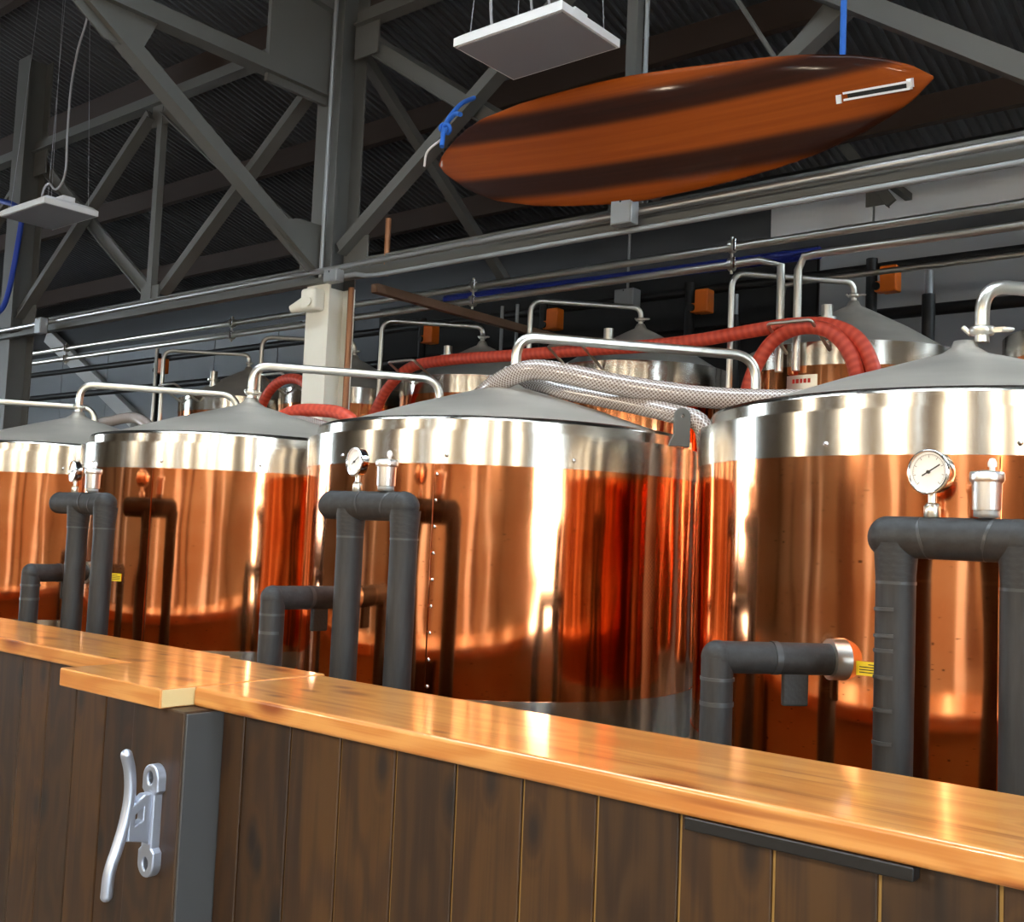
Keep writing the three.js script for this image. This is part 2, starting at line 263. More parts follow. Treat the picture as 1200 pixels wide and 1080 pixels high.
{ // cross frame running towards the taproom, with knee brace and plates
  const f = thing('cross_frame', 'grey roof frame with knee brace and gusset plates on the cream column', 'frame', [-4.92, 0, 0]);
  part('beam', angleBar([0, 4.05, -4.08], [0, 4.05, 3.0], 0.10), M.greyPaint, f);
  part('upper_chord', [beam([0, 4.62, -4.08], [0, 5.3, 3.0], 0.12, 0.12)], M.greyPaint, f);
  part('knee_brace', angleBar([0, 3.0, -4.05], [0, 4.06, -2.46], 0.095), M.greyPaint, f);
  part('gusset_plate', bx(-0.014, 0.014, 4.0, 4.66, -4.08, -3.64), M.greyPaint, f);
  const tri = (pts) => { const s = new THREE.Shape(pts.map(([z, y]) => new THREE.Vector2(-z, y))); const g = new THREE.ExtrudeGeometry(s, { depth: 0.012, bevelEnabled: false }); g.rotateY(Math.PI / 2); return g; };
  part('gusset_plate', tri([[-2.3, 4.12], [-2.98, 4.12], [-2.86, 3.86], [-2.66, 3.86]]), M.greyPaint, f);
  part('gusset_plate', tri([[-4.1, 2.95], [-4.1, 3.28], [-3.92, 3.28], [-3.72, 3.22], [-3.98, 3.0]]), M.greyPaint, f);
  part('rear_brace', angleBar([0, 4.42, -4.3], [0, 3.2, -5.9], 0.07), M.greyPaint, f);
  part('rear_beam', angleBar([0, 4.5, -4.3], [0, 4.3, -7.9], 0.08), M.greyPaint, f);
  const k = thing('roof_brace', 'dark grey roof brace and post above the surfboard tail', 'brace', [0, 0, -5.5]);
  part('brace', angleBar([-2.36, 4.5, 0], [-2.66, 4.22, 0], 0.06), M.greyPaint, k);
  part('post', beam([-2.33, 4.45, 0], [-2.33, 5.1, 0], 0.08, 0.08), M.greyPaint, k);
  const w = thing('wall_bracket', 'grey diagonal bracket in front of the white wall panel', 'bracket', [0, 0, -7.5]);
  part('strut', angleBar([-3.3, 4.6, 0], [-2.83, 3.96, 0], 0.07), M.greyPaint, w);
  part('plate', tri([[0, 0]]).attributes ? bx(-2.99, -2.83, 3.98, 4.2, -0.006, 0.006) : null, M.greyPaint, w);
  part('wall_arm', beam([-2.85, 4.16, 0], [-2.85, 4.16, -0.47], 0.05, 0.05), M.greyPaint, w);
  const b = single('wall_brace', beam([-15.6, 4.2, Z0 + 0.08], [-13.1, 2.84, Z0 + 0.08], 0.1, 0.2), M.wallWhite, 'pale diagonal brace across the grey rear wall', 'brace');
}
// ------------------------------------------------------------------ the bar
const BT = 1.17, BB = 1.131;
{
  single('bar_counter', bx(-1.912, 2.6, BB, BT, -1.665, -1.326, { r: 0.008, ov: 0.1 }), M.barWood, 'long varnished pine bar top running past the copper tanks', 'bar top');
  single('bar_counter', bx(-6.4, -2.312, BB, BT, -1.71, -1.432, { r: 0.006, ou: 0.7, ov: 0.3 }), M.barWood, 'narrower varnished pine bar top beyond the post', 'bar top');
  const blk = thing('counter_cap', 'varnished pine cap over the post where two bar tops meet', 'bar top', [0, 0, 0]);
  part('cap', bx(-2.31, -1.916, BB, BT + 0.001, -1.68, -1.252, { r: 0.004, ou: 0.37, ov: 0.2 }), M.barWood, blk);
  part('end_grain', bx(-1.917, -1.914, BB + 0.003, BT - 0.002, -1.332, -1.256), M.endGrain, blk);
  const wall = thing('bar_panelling', 'dark stained tongue and groove boards under the long bar top', 'bar front', [0, 0, 0]);
  part('backing', [bx(-1.85, 2.6, 0, BB, -1.62, -1.3635)], M.bareWood, wall);
  const w = 0.1413, gap = 0.005;
  const proto = [0, 1, 2, 3, 4].map((i) => bx(-w / 2 + gap / 2, w / 2 - gap / 2, 0.01, BB, -0.008, 0.008, { r: 0.003, axis: 'y', ou: i * 0.31, ov: i * 0.137 }));
  part('plank', bx(-1.850, -0.4375 - w * 9.5 - gap / 2, 0.01, BB, -1.374, -1.358, { r: 0.003, axis: 'y', ou: 0.2, ov: 0.5 }), M.plankDark, wall);
  let k = 0; for (let x = -0.4375 - w * 9; x < 2.6; x += w, k++) { const p = part('plank', proto[k % 5], k % 3 ? M.plank : M.plankDark, wall); p.position.set(x + w / 2 - w / 2, 0, -1.366); }
  const wl = thing('bar_panelling', 'dark stained boards left of the post with the cleat', 'bar front', [0, 0, 0]);
  part('backing', bx(-6.4, -2.04, 0, BB, -1.68, -1.4665), M.bareWood, wl);
  k = 0; for (let x = -2.11; x > -6.3; x -= w, k++) { const p = part('plank', proto[(k + 2) % 5], k % 2 ? M.plank : M.plankDark, wl); p.position.set(x, 0, -1.469); }
  const post = thing('bar_post', 'dark wooden post carrying the metal cleat', 'post', [0, 0, 0]);
  part('shaft', bx(-2.036, -1.858, 0, BB, -1.60, -1.27, { r: 0.004, axis: 'y', ou: 0.5, ov: 0.77 }), M.plankDark, post);
  part('daylit_side', bx(-1.8585, -1.852, 0, BB - 0.004, -1.40, -1.274, { r: 0.002 }), M.daylitGrey, post).userData.label = 'side of the post with daylight painted in as grey';  // thin facing whose grey paints in daylight on this side of the post
  const strip = thing('shelf_strip', 'black metal strip fixed under the bar top edge', 'strip', [0, 0, 0]);
  part('strip', bx(-0.765, -0.455, BB - 0.017, BB, -1.348, -1.324, { r: 0.002 }), M.blackPlastic, strip);
}
{ // cleat
  const c = thing('rope_cleat', 'cast metal boat cleat screwed to the wooden post', 'cleat', [-1.930, 0.912, -1.272]);
  const s = new THREE.Shape(), hw = 0.0235, hy = 0.083;
  s.moveTo(-hw, -hy); s.absarc(0, -hy, hw, Math.PI, 2 * Math.PI, false); s.lineTo(hw, -hy + 0.022); s.lineTo(0.014, -hy + 0.03); s.lineTo(0.014, hy - 0.03); s.lineTo(hw, hy - 0.022); s.lineTo(hw, hy); s.absarc(0, hy, hw, 0, Math.PI, false); s.lineTo(-hw, hy - 0.022); s.lineTo(-0.014, hy - 0.03); s.lineTo(-0.014, -hy + 0.03); s.lineTo(-hw, -hy + 0.022); s.lineTo(-hw, -hy);
  for (const y of [-hy, hy]) { const h = new THREE.Path(); h.absellipse(0, y, 0.0125, 0.0155, 0, 2 * Math.PI, true); s.holes.push(h); }
  part('base', extrude(s, 0.022, 0.003), M.castBlue, c);
  for (const y of [-hy, hy]) part('screw', new THREE.SphereGeometry(0.0115, 16, 10).scale(1, 1.1, 0.35).translate(0, y, 0.005), M.hole, c);
  const a = new THREE.Shape([[0.015, 0.052], [0.036, 0.052], [0.066, 0.03], [0.066, -0.028], [0.036, -0.034], [0.015, -0.046]].map(([z, y]) => new THREE.Vector2(-z, y)));
  const hole = new THREE.Path([[0.036, 0.034], [0.057, 0.020], [0.057, -0.006], [0.036, 0.004]].map(([z, y]) => new THREE.Vector2(-z, y))); a.holes.push(hole);
  part('arm', extrude(a, 0.022, 0.003).rotateY(Math.PI / 2).translate(-0.011, 0, 0), M.castBlue, c);
  const pts = [[0.002, 0.135, 0.078], [0, 0.105, 0.068], [0, 0.06, 0.064], [0, 0.01, 0.070], [0, -0.04, 0.083], [0, -0.085, 0.097], [0, -0.128, 0.100]];
  const cu = new THREE.CatmullRomCurve3(pts.map(v3)), tg = new THREE.TubeGeometry(cu, 60, 0.0115, 16, false).toNonIndexed();
  part('horn', [tg, ...[pts[0], pts[6]].map((p) => new THREE.SphereGeometry(0.0115, 16, 12).translate(...p))], M.castBlue, c);
}
// ------------------------------------------------------------------ front row of copper tanks
const TZ = -2.6, TR = 0.605;
function wavyShell(R, y0, y1, s, seg = 360, wv = 1) {          // sheet metal wrapped round: slightly wavy
  const pos = [], nor = [], uv = [], idx = [], rows = 6, wave = wv, f = (t) => { let r = 0; for (const [k, a] of [[9, 0.0005], [17, 0.00035], [31, 0.00016], [53, 0.00007]]) r += wave * a * Math.sin(k * t + s * k * 1.7); return r; };
  for (let j = 0; j <= rows; j++) for (let i = 0; i <= seg; i++) {
    const t = 2 * Math.PI * i / seg, r = R + f(t + 0.03 * Math.sin(j * 1.3 + s)), e = 1e-3, dr = (f(t + e + 0.03 * Math.sin(j * 1.3 + s)) - f(t - e + 0.03 * Math.sin(j * 1.3 + s))) / (2 * e);
    pos.push(r * Math.sin(t), y0 + (y1 - y0) * j / rows, r * Math.cos(t));
    const n = V(Math.sin(t) * r - dr * Math.cos(t), 0, Math.cos(t) * r + dr * Math.sin(t)).normalize(); nor.push(n.x, n.y, n.z); uv.push(i / seg, j / rows);
  }
  for (let j = 0; j < rows; j++) for (let i = 0; i < seg; i++) { const a = j * (seg + 1) + i, b = a + 1, c = a + seg + 1, d = c + 1; idx.push(a, b, d, a, d, c); }
  const g = new THREE.BufferGeometry(); g.setAttribute('position', new THREE.Float32BufferAttribute(pos, 3)); g.setAttribute('normal', new THREE.Float32BufferAttribute(nor, 3)); g.setAttribute('uv', new THREE.Float32BufferAttribute(uv, 2)); g.setIndex(idx); return g.toNonIndexed();
}
const rivetGeo = new THREE.SphereGeometry(0.0055, 10, 8);
function legGeo(r, a, y) { const x = r * Math.sin(a), z = r * Math.cos(a); return [cyl([x, 0.02, z], [x, y, z], 0.035), cyl([x, 0, z], [x, 0.02, z], 0.06)]; }
function frontTank(x, i, label) {
  const t = thing('copper_tank', label, 'tank', [x, 0, TZ], 'front row of copper clad tanks');
  part('copper_jacket', wavyShell(TR, 1.083, 1.686, i + 1), M.copper, t);
  part('steel_band', [wavyShell(TR + 0.0022, 1.683, 1.772, i + 4, 360, 0.15), lathe([[TR - 0.02, 1.683], [TR + 0.0022, 1.683]], 96), lathe([[TR + 0.0022, 1.772], [TR - 0.03, 1.774]], 96)], M.steelBand, t);
  part('lower_band', [wavyShell(TR + 0.002, 0.95, 1.085, i + 7), lathe([[TR + 0.002, 1.085], [TR - 0.01, 1.085]], 96), lathe([[0.02, 0.86], [TR * 0.7, 0.89], [TR + 0.002, 0.95]], 96)], M.steelBand, t);
  part('lid_rim', [wavyShell(TR - 0.026, 1.7735, 1.803, i + 9, 360, 0.15), lathe([[TR - 0.026, 1.803], [TR - 0.030, 1.811], [TR - 0.042, 1.815]], 128)], M.steelBand, t);
  part('lid', lathe([[TR - 0.042, 1.8148], [TR - 0.09, 1.823], [0.30, 1.895], [0.10, 1.955], [0.055, 1.968], [0.03, 1.985], [0.025, 2.0], [0.001, 2.0]], 128), M.lid, t);
  for (let k = 0; k < 4; k++) part('leg', legGeo(TR - 0.1, Math.PI / 4 + k * Math.PI / 2, 0.93), M.stainless, t);
  const a0 = 0.41; if (i === 3) for (let k = 0; k < 9; k++) { const r = part('rivet', rivetGeo, M.chrome, t); r.position.set(TR * Math.sin(a0), 1.655 - 0.068 * k, TR * Math.cos(a0)); r.scale.setScalar(0.9); }
  part('seam', beam([TR * Math.sin(a0 - 0.012), 1.09, TR * Math.cos(a0 - 0.012)], [TR * Math.sin(a0 - 0.012), 1.68, TR * Math.cos(a0 - 0.012)], 0.003, 0.003), M.copper, t);
  for (const a of [-0.12, 0.45, 1.0]) { const r = part('bolt', rivetGeo, M.chrome, t); r.position.set((TR + 0.002) * Math.sin(a), 1.705, (TR + 0.002) * Math.cos(a)); }
  const l = new THREE.Shape(); l.moveTo(-0.05, -0.075); l.lineTo(0.03, -0.075); l.lineTo(0.03, 0.04); l.absarc(0, 0.04, 0.03, 0, Math.PI, false); l.lineTo(-0.03, -0.03); const h = new THREE.Path(); h.absarc(0, 0.04, 0.009, 0, 2 * Math.PI, true); l.holes.push(h);
  part('lifting_lug', extrude(l, 0.012, 0.002).scale(0.72, 0.72, 1).rotateY(0.9).translate(TR + 0.04, 1.822, 0.02), M.greyPaint, t);
  return t;
}
const TX = [-6.15, -4.79, -3.485, -2.182, -0.793, 0.56];
const tankLabels = ['copper tank at the far end of the front row, lid mostly cut off', 'copper tank next to the far end of the front row', 'copper tank in the middle of the front row, behind bar post', 'copper tank under the clear braided hose, vertical row of rivets', 'large copper tank with riveted steel band, behind the taped pipe loop', 'copper tank past the near end of the bar view'];
const tanks = TX.map((x, i) => frontTank(x, i, tankLabels[i]));
// yellow warning stickers
function sticker(t, a, y, w, h) {
  const g = new THREE.CylinderGeometry(TR + 0.0018, TR + 0.0018, h, 12, 1, true, a, w / TR).toNonIndexed(); g.translate(0, y, 0); const m = part('warning_label', g, M.yellow, t); m.userData.label = 'yellow warning sticker with small dark print'; m.material.side = THREE.DoubleSide;
  for (let k = 0; k < 4; k++) { const q = new THREE.CylinderGeometry(TR + 0.0024, TR + 0.0024, h * 0.07, 8, 1, true, a + (k ? 0.08 : 0.3) * w / TR, (k ? 0.84 : 0.4) * w / TR).toNonIndexed(); q.translate(0, y + h * (0.3 - 0.19 * k), 0); part('print_line', q, M.ink, m); }
}
sticker(tanks[4], -0.005, 1.285, 0.075, 0.026); sticker(tanks[2], 0.13, 1.31, 0.06, 0.026);

// vent pipes from the lids
const U = V(0.64, 0, -0.77).normalize();
function clampParts(o, p, r) {
  part('clamp', [lathe([[r * 0.9, -0.012], [r * 1.55, -0.009], [r * 1.75, 0], [r * 1.55, 0.009], [r * 0.9, 0.012]], 24).translate(p.x, p.y, p.z), beam([p.x + r, p.y, p.z], [p.x + r * 3.4, p.y - 0.003, p.z + r * 0.6], 0.008, 0.012), new THREE.SphereGeometry(0.009, 10, 8).scale(1.6, 0.7, 1).translate(p.x + r * 3.6, p.y - 0.004, p.z + r * 0.6), cyl([p.x - r * 1.5, p.y - 0.006, p.z], [p.x - r * 2.6, p.y + 0.012, p.z], 0.006)], M.stainless, o);
}
function ventPipe(x, label, len, end = 0.25) {
  const o = thing('vent_pipe', label, 'pipe', [x, 2.0, TZ], 'stainless vent pipes of the front tanks'), r = 0.0165;
  part('tube', pipe([V(0, -0.005, 0), V(0, 0.13, 0), U.clone().multiplyScalar(len).setY(0.125), U.clone().multiplyScalar(len).setY(-end)], r, 0.085, 18, 110), M.stainless, o);
  clampParts(o, V(0, 0.022, 0), r);
  return o;
}
const vl = ['vent pipe over the far cut-off tank', 'vent pipe arching from the second far tank lid', 'vent pipe arching from the lid left of cream column', 'vent pipe arching above the clear braided hose', 'vent pipe rising from the near tank lid', 'vent pipe of the last tank in the row'];
TX.forEach((x, i) => ventPipe(i === 3 ? -2.15 : i === 4 ? -0.755 : x, 'stainless ' + vl[i], [0.75, 0.72, 0.74, 0.80, 0.8, 0.8][i], 0.3));

// ------------------------------------------------------------------ insulated pipework in front of each tank
function lumpy(g, amp, s) { const p = g.attributes.position, n = g.attributes.normal; for (let i = 0; i < p.count; i++) { const x = p.getX(i), y = p.getY(i), z = p.getZ(i), k = amp * (Math.sin(37 * x + s) * Math.sin(29 * y + 2 * s) + 0.6 * Math.sin(61 * y + 43 * z + s)); p.setXYZ(i, x + k * n.getX(i), y + k * n.getY(i), z + k * n.getZ(i)); } return g; }
function ring(p, dir, r, w) { const d = v3(dir).normalize(), a = v3(p); return cyl(a.clone().addScaledVector(d, -w / 2), a.clone().addScaledVector(d, w / 2), r, r, 28); }
function manifold(i, x, y, z, xa, xb, xl, labelEnd) {
  const o = thing('insulated_manifold', 'black foam insulated pipe loop ' + labelEnd, 'pipe', [x, 0, z], 'insulated pipe loops behind the bar'), rh = 0.036, rl = 0.033;
  const dx = xb - x, da = xa - x, dl = xl - x;
  part('header', lumpy(merge([cyl([dl + 0.02, y, 0], [dx - 0.005, y, 0], rh, rh, 28), new THREE.SphereGeometry(rh, 24, 16).scale(0.9, 1, 1).translate(dl + 0.02, y, 0), new THREE.SphereGeometry(rh * 1.02, 24, 16).translate(dx - 0.005, y, 0)]), 0.0012, i), M.foam, o);
  for (const q of [da, dx]) { part('leg', lumpy(cyl([q, 0.02, 0.004], [q, y - 0.01, 0], rl, rl, 28), 0.001, i + q), M.foam, o); part('elbow_sleeve', cyl([q, y - 0.075, 0.001], [q, y - 0.01, 0], rl * 1.0, rh * 1.04, 28), M.foam, o); }
  for (const q of [da, dx]) { part('tape_band', ring([q, y - 0.078, 0], [0, 1, 0], rl * 1.04, 0.005), M.tape, o); part('tape_band', ring([q + (q === da ? 0.05 : -0.05), y, 0], [1, q === da ? 0.25 : -0.25, 0], rh * 1.02, 0.005), M.tape, o); }
  return o;
}
function lowerPipe(i, fx, y, x, z, labelEnd) {          // from a flange on the tank to a drop
  const dx = fx - TX[i], zt = TZ + Math.sqrt(TR * TR - dx * dx), r = 0.030;
  const o = thing('insulated_drop_pipe', 'black foam insulated elbow pipe ' + labelEnd, 'pipe', [fx, 0, zt], 'insulated elbow pipes on the tank fronts');
  const e = V(x - fx, y, z - zt), d = V(x - fx, 0, z - zt).normalize();
  part('run', lumpy(merge([cyl([d.x * 0.02, y, d.z * 0.02], [e.x, y, e.z], r, r, 28), new THREE.SphereGeometry(r * 1.04, 24, 16).translate(e.x, y, e.z)]), 0.001, i), M.foam, o);
  part('drop', lumpy(cyl([e.x, 0.02, e.z], [e.x, y, e.z], r, r, 28), 0.001, i + 2), M.foam, o);
  part('flange', [cyl([-d.x * 0.004, y, -d.z * 0.004], [d.x * 0.026, y, d.z * 0.026], r * 1.28, r * 1.28, 28)], M.stainless, o);
  part('tape_flap', new RoundedBoxGeometry(0.014, 0.075, 0.05, 2, 0.004).rotateY(Math.atan2(d.x, d.z)).translate(e.x * 0.38, y - 0.05, e.z * 0.38), M.foam, o);
  for (const b of [ring([e.x * 0.55, y, e.z * 0.55], d, r * 1.03, 0.012), ring([e.x, y - 0.04, e.z], [0, 1, 0], r * 1.05, 0.006), ring([e.x, y - 0.085, e.z], [0, 1, 0], r * 1.03, 0.008)]) part('tape_band', b, M.tape, o);
}
manifold(1, -2.0, 1.563, -1.83, -2.023, -1.835, -2.118, 'in front of tank with rivets');
manifold(2, -3.3, 1.552, -1.83, -3.325, -3.165, -3.47, 'in front of the middle front tank');
const m4 = manifold(3, -0.655, 1.528, -1.875, -0.682, -0.478, -0.718, 'on the near tank, taped slits down one leg');
for (const y of [1.405, 1.36, 1.335, 1.29, 1.235, 1.18]) part('tape_slit', new THREE.CylinderGeometry(0.0368, 0.0368, 0.006, 10, 1, false, -0.85, 1.15).rotateZ(0.03).translate(-0.027, y, 0.002), M.tape, m4);
lowerPipe(4, -0.825, 1.297, -0.985, -1.81, 'on the near tank front');
lowerPipe(3, -2.205, 1.322, -2.212, -1.752, 'on the tank with rivets');
lowerPipe(2, -3.52, 1.318, -3.50, -1.775, 'on the middle front tank');

function gauge(x, y, z, s, turn, needle, label) {
  const o = thing('pressure_gauge', label, 'gauge', [x, y, z], 'pressure gauges on the pipe loops');
  const R = 0.037 * s, cy = 0.078 * s, h = new THREE.Group(); 
  const head = (g) => g.rotateY(turn).translate(0, cy, 0);
  part('case', head(lathe([[0.001, -0.014], [R * 0.85, -0.014], [R * 0.98, -0.008], [R, 0.010], [R * 1.04, 0.011], [R * 1.04, 0.016], [R * 0.93, 0.017], [R * 0.92, 0.012]].map(([a, b]) => [a, b * s]), 40).rotateX(Math.PI / 2)), M.chrome, o);
  part('dial', head(new THREE.CircleGeometry(R * 0.94, 40).translate(0, 0, 0.0125 * s)), M.dial, o);
  part('needle', [head(beam([-0.012 * s, -0.006 * s, 0.0145 * s], [0.022 * s, 0.011 * s, 0.0145 * s], 0.0006, 0.0022 * s).rotateZ(needle)), head(cyl([0, 0, 0.0125 * s], [0, 0, 0.016 * s], 0.003 * s))], M.blackPlastic, o);
  part('stem', [cyl([0, 0.018 * s, 0], [0, cy - R * 0.9, 0], 0.007 * s), lathe([[0.008, 0], [0.014, 0.002], [0.014, 0.02], [0.009, 0.026], [0.001, 0.027]].map(([a, b]) => [a * s, b * s]), 6)], M.stainless, o);
}
gauge(-0.622, 1.562, -1.875, 1.0, -0.22, 0.05, 'chrome pressure gauge on the near insulated pipe loop');
gauge(-2.006, 1.596, -1.83, 0.95, -0.2, 0.06, 'chrome pressure gauge in front of the tank with rivets');
gauge(-3.36, 1.585, -1.83, 0.9, -0.2, -0.35, 'pressure gauge on the pipe loop above the bar post');
function airVent(x, y, z, label) {
  const o = thing('air_vent', label, 'valve', [x, y, z], 'chrome air vents on the pipe loops');
  part('body', lathe([[0.018, 0.012], [0.0225, 0.014], [0.0235, 0.058], [0.0265, 0.060], [0.0275, 0.064], [0.0275, 0.072], [0.026, 0.076], [0.008, 0.079]], 32), M.satin, o);
  part('collar', lathe([[0.012, 0], [0.021, 0.002], [0.021, 0.013], [0.012, 0.015]], 6), M.galv, o);
  part('cap', lathe([[0.0045, 0.077], [0.0045, 0.084], [0.007, 0.085], [0.007, 0.092], [0.004, 0.098], [0.0005, 0.099]], 20).translate(0.008, 0, 0), M.white, o);
}
airVent(-0.534, 1.564, -1.875, 'chrome cylindrical air vent beside the near pressure gauge');
airVent(-1.905, 1.598, -1.83, 'chrome cylindrical air vent in front of the tank with rivets');
airVent(-3.252, 1.587, -1.83, 'chrome cylindrical air vent on the pipe loop above the bar post');

// ------------------------------------------------------------------ rear row of tall tanks
const RX = [-7.7, -6.36, -5.03, -3.71, -2.33, -0.97, 0.4], RZ = -5.7, RR = 0.565;
const rearNames = ['at the far end left of the cream column', 'directly behind the cream column', 'under the long red hose, right of the cream column', 'behind the clear braided hose', 'with small red lettered plate, red hoses over its rim', 'next after the red lettered plate', 'at the near end of its row'];
RX.forEach((x, i) => {
  const t = thing('tall_copper_tank', 'tall copper tank of rear row ' + rearNames[i], 'tank', [x, 0, RZ], 'rear row of tall copper tanks');
  part('copper_jacket', wavyShell(RR, 0.9, 2.432, i + 11, 200), M.copper, t);
  part('steel_band', [wavyShell(RR + 0.003, 2.43, 2.55, i + 14, 200), lathe([[RR - 0.02, 2.43], [RR + 0.003, 2.43]], 64)], M.steelBand, t);
  part('lid', lathe([[RR + 0.003, 2.549], [RR - 0.02, 2.556], [RR - 0.05, 2.562], [0.3, 2.70], [0.1, 2.81], [0.04, 2.84], [0.025, 2.87], [0.001, 2.87]], 96), M.lid, t);
  part('bottom', lathe([[0.04, 0.45], [RR, 0.9]], 64), M.stainless, t);
  for (let k = 0; k < 4; k++) part('leg', legGeo(RR - 0.08, Math.PI / 4 + k * Math.PI / 2, 1.0), M.stainless, t);
  part('handle', pipe([V(-0.12, 2.5, 0.565), V(-0.12, 2.612, 0.79), V(0.11, 2.612, 0.79), V(0.11, 2.5, 0.565)], 0.009, 0.02, 10, 50), M.stainless, t);
  part('inlet', [cyl([0.0, 2.6, 0.35], [0.0, 2.78, 0.35], 0.03), cyl([0.0, 2.70, 0.35], [0.0, 2.715, 0.35], 0.05)], M.stainless, t);
  if (i === 4) {
    const a = -0.21, g = new THREE.CylinderGeometry(RR + 0.004, RR + 0.004, 0.075, 10, 1, true, a, 0.30).toNonIndexed(); g.translate(0, 2.345, 0); const pl = part('name_plate', g, M.stainless, t); pl.userData.label = 'steel plate with red lettering';
    let q = a + 0.06; for (const w of [0.03, 0.035, 0.028, 0.034, 0.03]) { const k = new THREE.CylinderGeometry(RR + 0.0052, RR + 0.0052, 0.022, 3, 1, true, q, w * 0.85).toNonIndexed(); k.translate(0, 2.352, 0); part('red_letter', k, M.redInk, pl); q += w + 0.006; }
  }
});
RX.slice(0, 5).forEach((x, i) => {
  const o = thing('tall_vent_pipe', 'stainless arch of tall tank ' + rearNames[i], 'pipe', [x, 2.87, RZ], 'stainless vent pipes of the rear tanks'), r = 0.0165, L = -0.71;
  part('tube', pipe([V(0, -0.01, 0), V(0, 0.105, 0), U.clone().multiplyScalar(L).setY(0.095), U.clone().multiplyScalar(L).setY(-0.75)], r, 0.085, 14, 100), M.stainless, o);
  clampParts(o, V(0, 0.03, 0), r);
});
// ------------------------------------------------------------------ pipes, conduits and fittings overhead
function rail(name, pts, r, mat, label, category, group, bend = 0.06) { return single(name, pipe(pts, r, bend, 12, 80), mat, label, category, group); }
{
  rail('conduit_pipe', [V(-14, 2.985, -4.03), V(3, 2.985, -4.03)], 0.017, M.conduit, 'upper grey conduit along the truss', 'conduit');
  rail('conduit_pipe', [V(-4.62, 2.93, -4.03), V(-4.5, 2.93, -4.03), V(-4.4, 2.9, -4.02), V(3, 2.9, -4.02)], 0.013, M.galv, 'lower thin grey conduit from the column box to beyond the surfboard', 'conduit', undefined, 0.03);
  single('strut_channel', [bx(-14, 3, 2.93, 2.96, -4.12, -4.06)], M.greyPaint, 'grey steel channel carrying the conduits', 'channel');
  const b = (n, x, y, z, w, h, d, l) => { const o = thing(n, l, 'box', [x, y, z]); part('box', bx(-w / 2, w / 2, -h / 2, h / 2, -d / 2, d / 2, { r: 0.006 }), M.galv, o); part('cover', bx(-w / 2 + 0.006, w / 2 - 0.006, -h / 2 + 0.006, h / 2 - 0.006, d / 2, d / 2 + 0.004, { r: 0.001 }), M.galv, o); part('cover_screw', cyl([0, h / 2 - 0.014, d / 2 + 0.003], [0, h / 2 - 0.014, d / 2 + 0.007], 0.005), M.chrome, o); };
  b('junction_box', -2.70, 2.975, -3.985, 0.115, 0.115, 0.06, 'square grey junction box on the conduit under the surfboard');
  b('junction_box', -7.98, 2.95, -3.985, 0.09, 0.12, 0.06, 'small grey junction box on the far conduit');
  b('junction_box', -4.66, 2.925, -3.99, 0.11, 0.07, 0.06, 'galvanised junction box beside the cream column');
  const e = thing('electrical_head', 'cream weatherhead fitting on the column front', 'fitting', [-4.90, 2.83, -4.06]);
  part('body', [bx(-0.075, 0.05, -0.065, 0.065, -0.04, 0.05, { r: 0.02 })], M.cream, e); part('spout', cyl([-0.07, -0.02, 0.01], [-0.15, -0.05, 0.05], 0.045, 0.022, 16), M.cream, e); part('hub', cyl([0.01, -0.02, 0.045], [0.01, -0.02, 0.062], 0.026), M.cream, e);
  rail('column_conduit', [V(-4.845, 2.95, -4.05), V(-4.835, 5.0, -4.05)], 0.013, M.galv, 'bright vertical conduit running up the cream column', 'conduit');
  rail('hanging_rod', [V(-2.69, 3.05, -4.1), V(-2.69, 5.4, -4.1)], 0.011, M.galv, 'pale vertical rod rising behind the surfboard', 'rod');
  rail('tie_rod', [V(-2.45, 4.2, -4.25), V(-2.0, 3.45, -4.25)], 0.011, M.greyPaint, 'thin diagonal tie rod above the surfboard', 'rod');
  rail('copper_riser', [V(-4.70, 0.05, -4.16), V(-4.70, 2.9, -4.16)], 0.018, M.copperPipe, 'vertical copper pipe beside the cream column', 'pipe');
  rail('copper_stub', [V(-4.46, 2.95, -4.2), V(-4.46, 3.28, -4.2)], 0.017, M.copperPipe, 'short copper pipe standing on the truss chord', 'pipe');
  single('timber_beam', beam([-4.55, 2.89, -4.2], [-4.55, 2.89, -5.9], 0.05, 0.05), M.brownBeam, 'brown beam running back from the truss under the pipes', 'beam');
  // stainless product lines
  rail('product_line', [V(-13, 3.096, -5.1), V(3, 3.082, -5.1)], 0.021, M.stainless, 'upper stainless product line with clamps', 'pipe', 'stainless product lines');
  rail('product_line', [V(-13, 2.996, -5.1), V(-2.473, 2.996, -5.1), V(-2.473, 2.4, -5.1)], 0.021, M.stainless, 'lower stainless product line turning down at the right tank', 'pipe', 'stainless product lines');
  rail('product_line', [V(-2.38, 2.4, -5.1), V(-2.38, 2.989, -5.1), V(3, 2.984, -5.1)], 0.021, M.stainless, 'stainless product line rising and turning towards the white panel', 'pipe', 'stainless product lines');
  rail('product_line', [V(-3.10, 0.1, -6.4), V(-3.10, 3.2, -6.4), V(3, 3.21, -6.4)], 0.018, M.stainless, 'thin stainless line behind the red plate tank', 'pipe', 'stainless product lines');
  for (const [x, at] of [[-9.7, 'near the far column'], [-7.14, 'midway between the columns'], [-4.6, 'above the red hose'], [-2.76, 'above the tall vent pipe leg']]) { const o = thing('pipe_hanger', 'stainless clamp pair on the product lines ' + at, 'clamp', [x, 3.045, -5.1], 'clamp pairs on the product lines'); part('rod', cyl([0, -0.1, 0], [0, 0.1, 0], 0.008), M.stainless, o); for (const y of [0.047, -0.05]) { part('collar', cyl([-0.012, y, 0], [0.012, y, 0], 0.036), M.stainless, o); part('bolt', cyl([0.03, y - 0.03, 0.03], [0.03, y + 0.03, 0.03], 0.008), M.chrome, o); } }
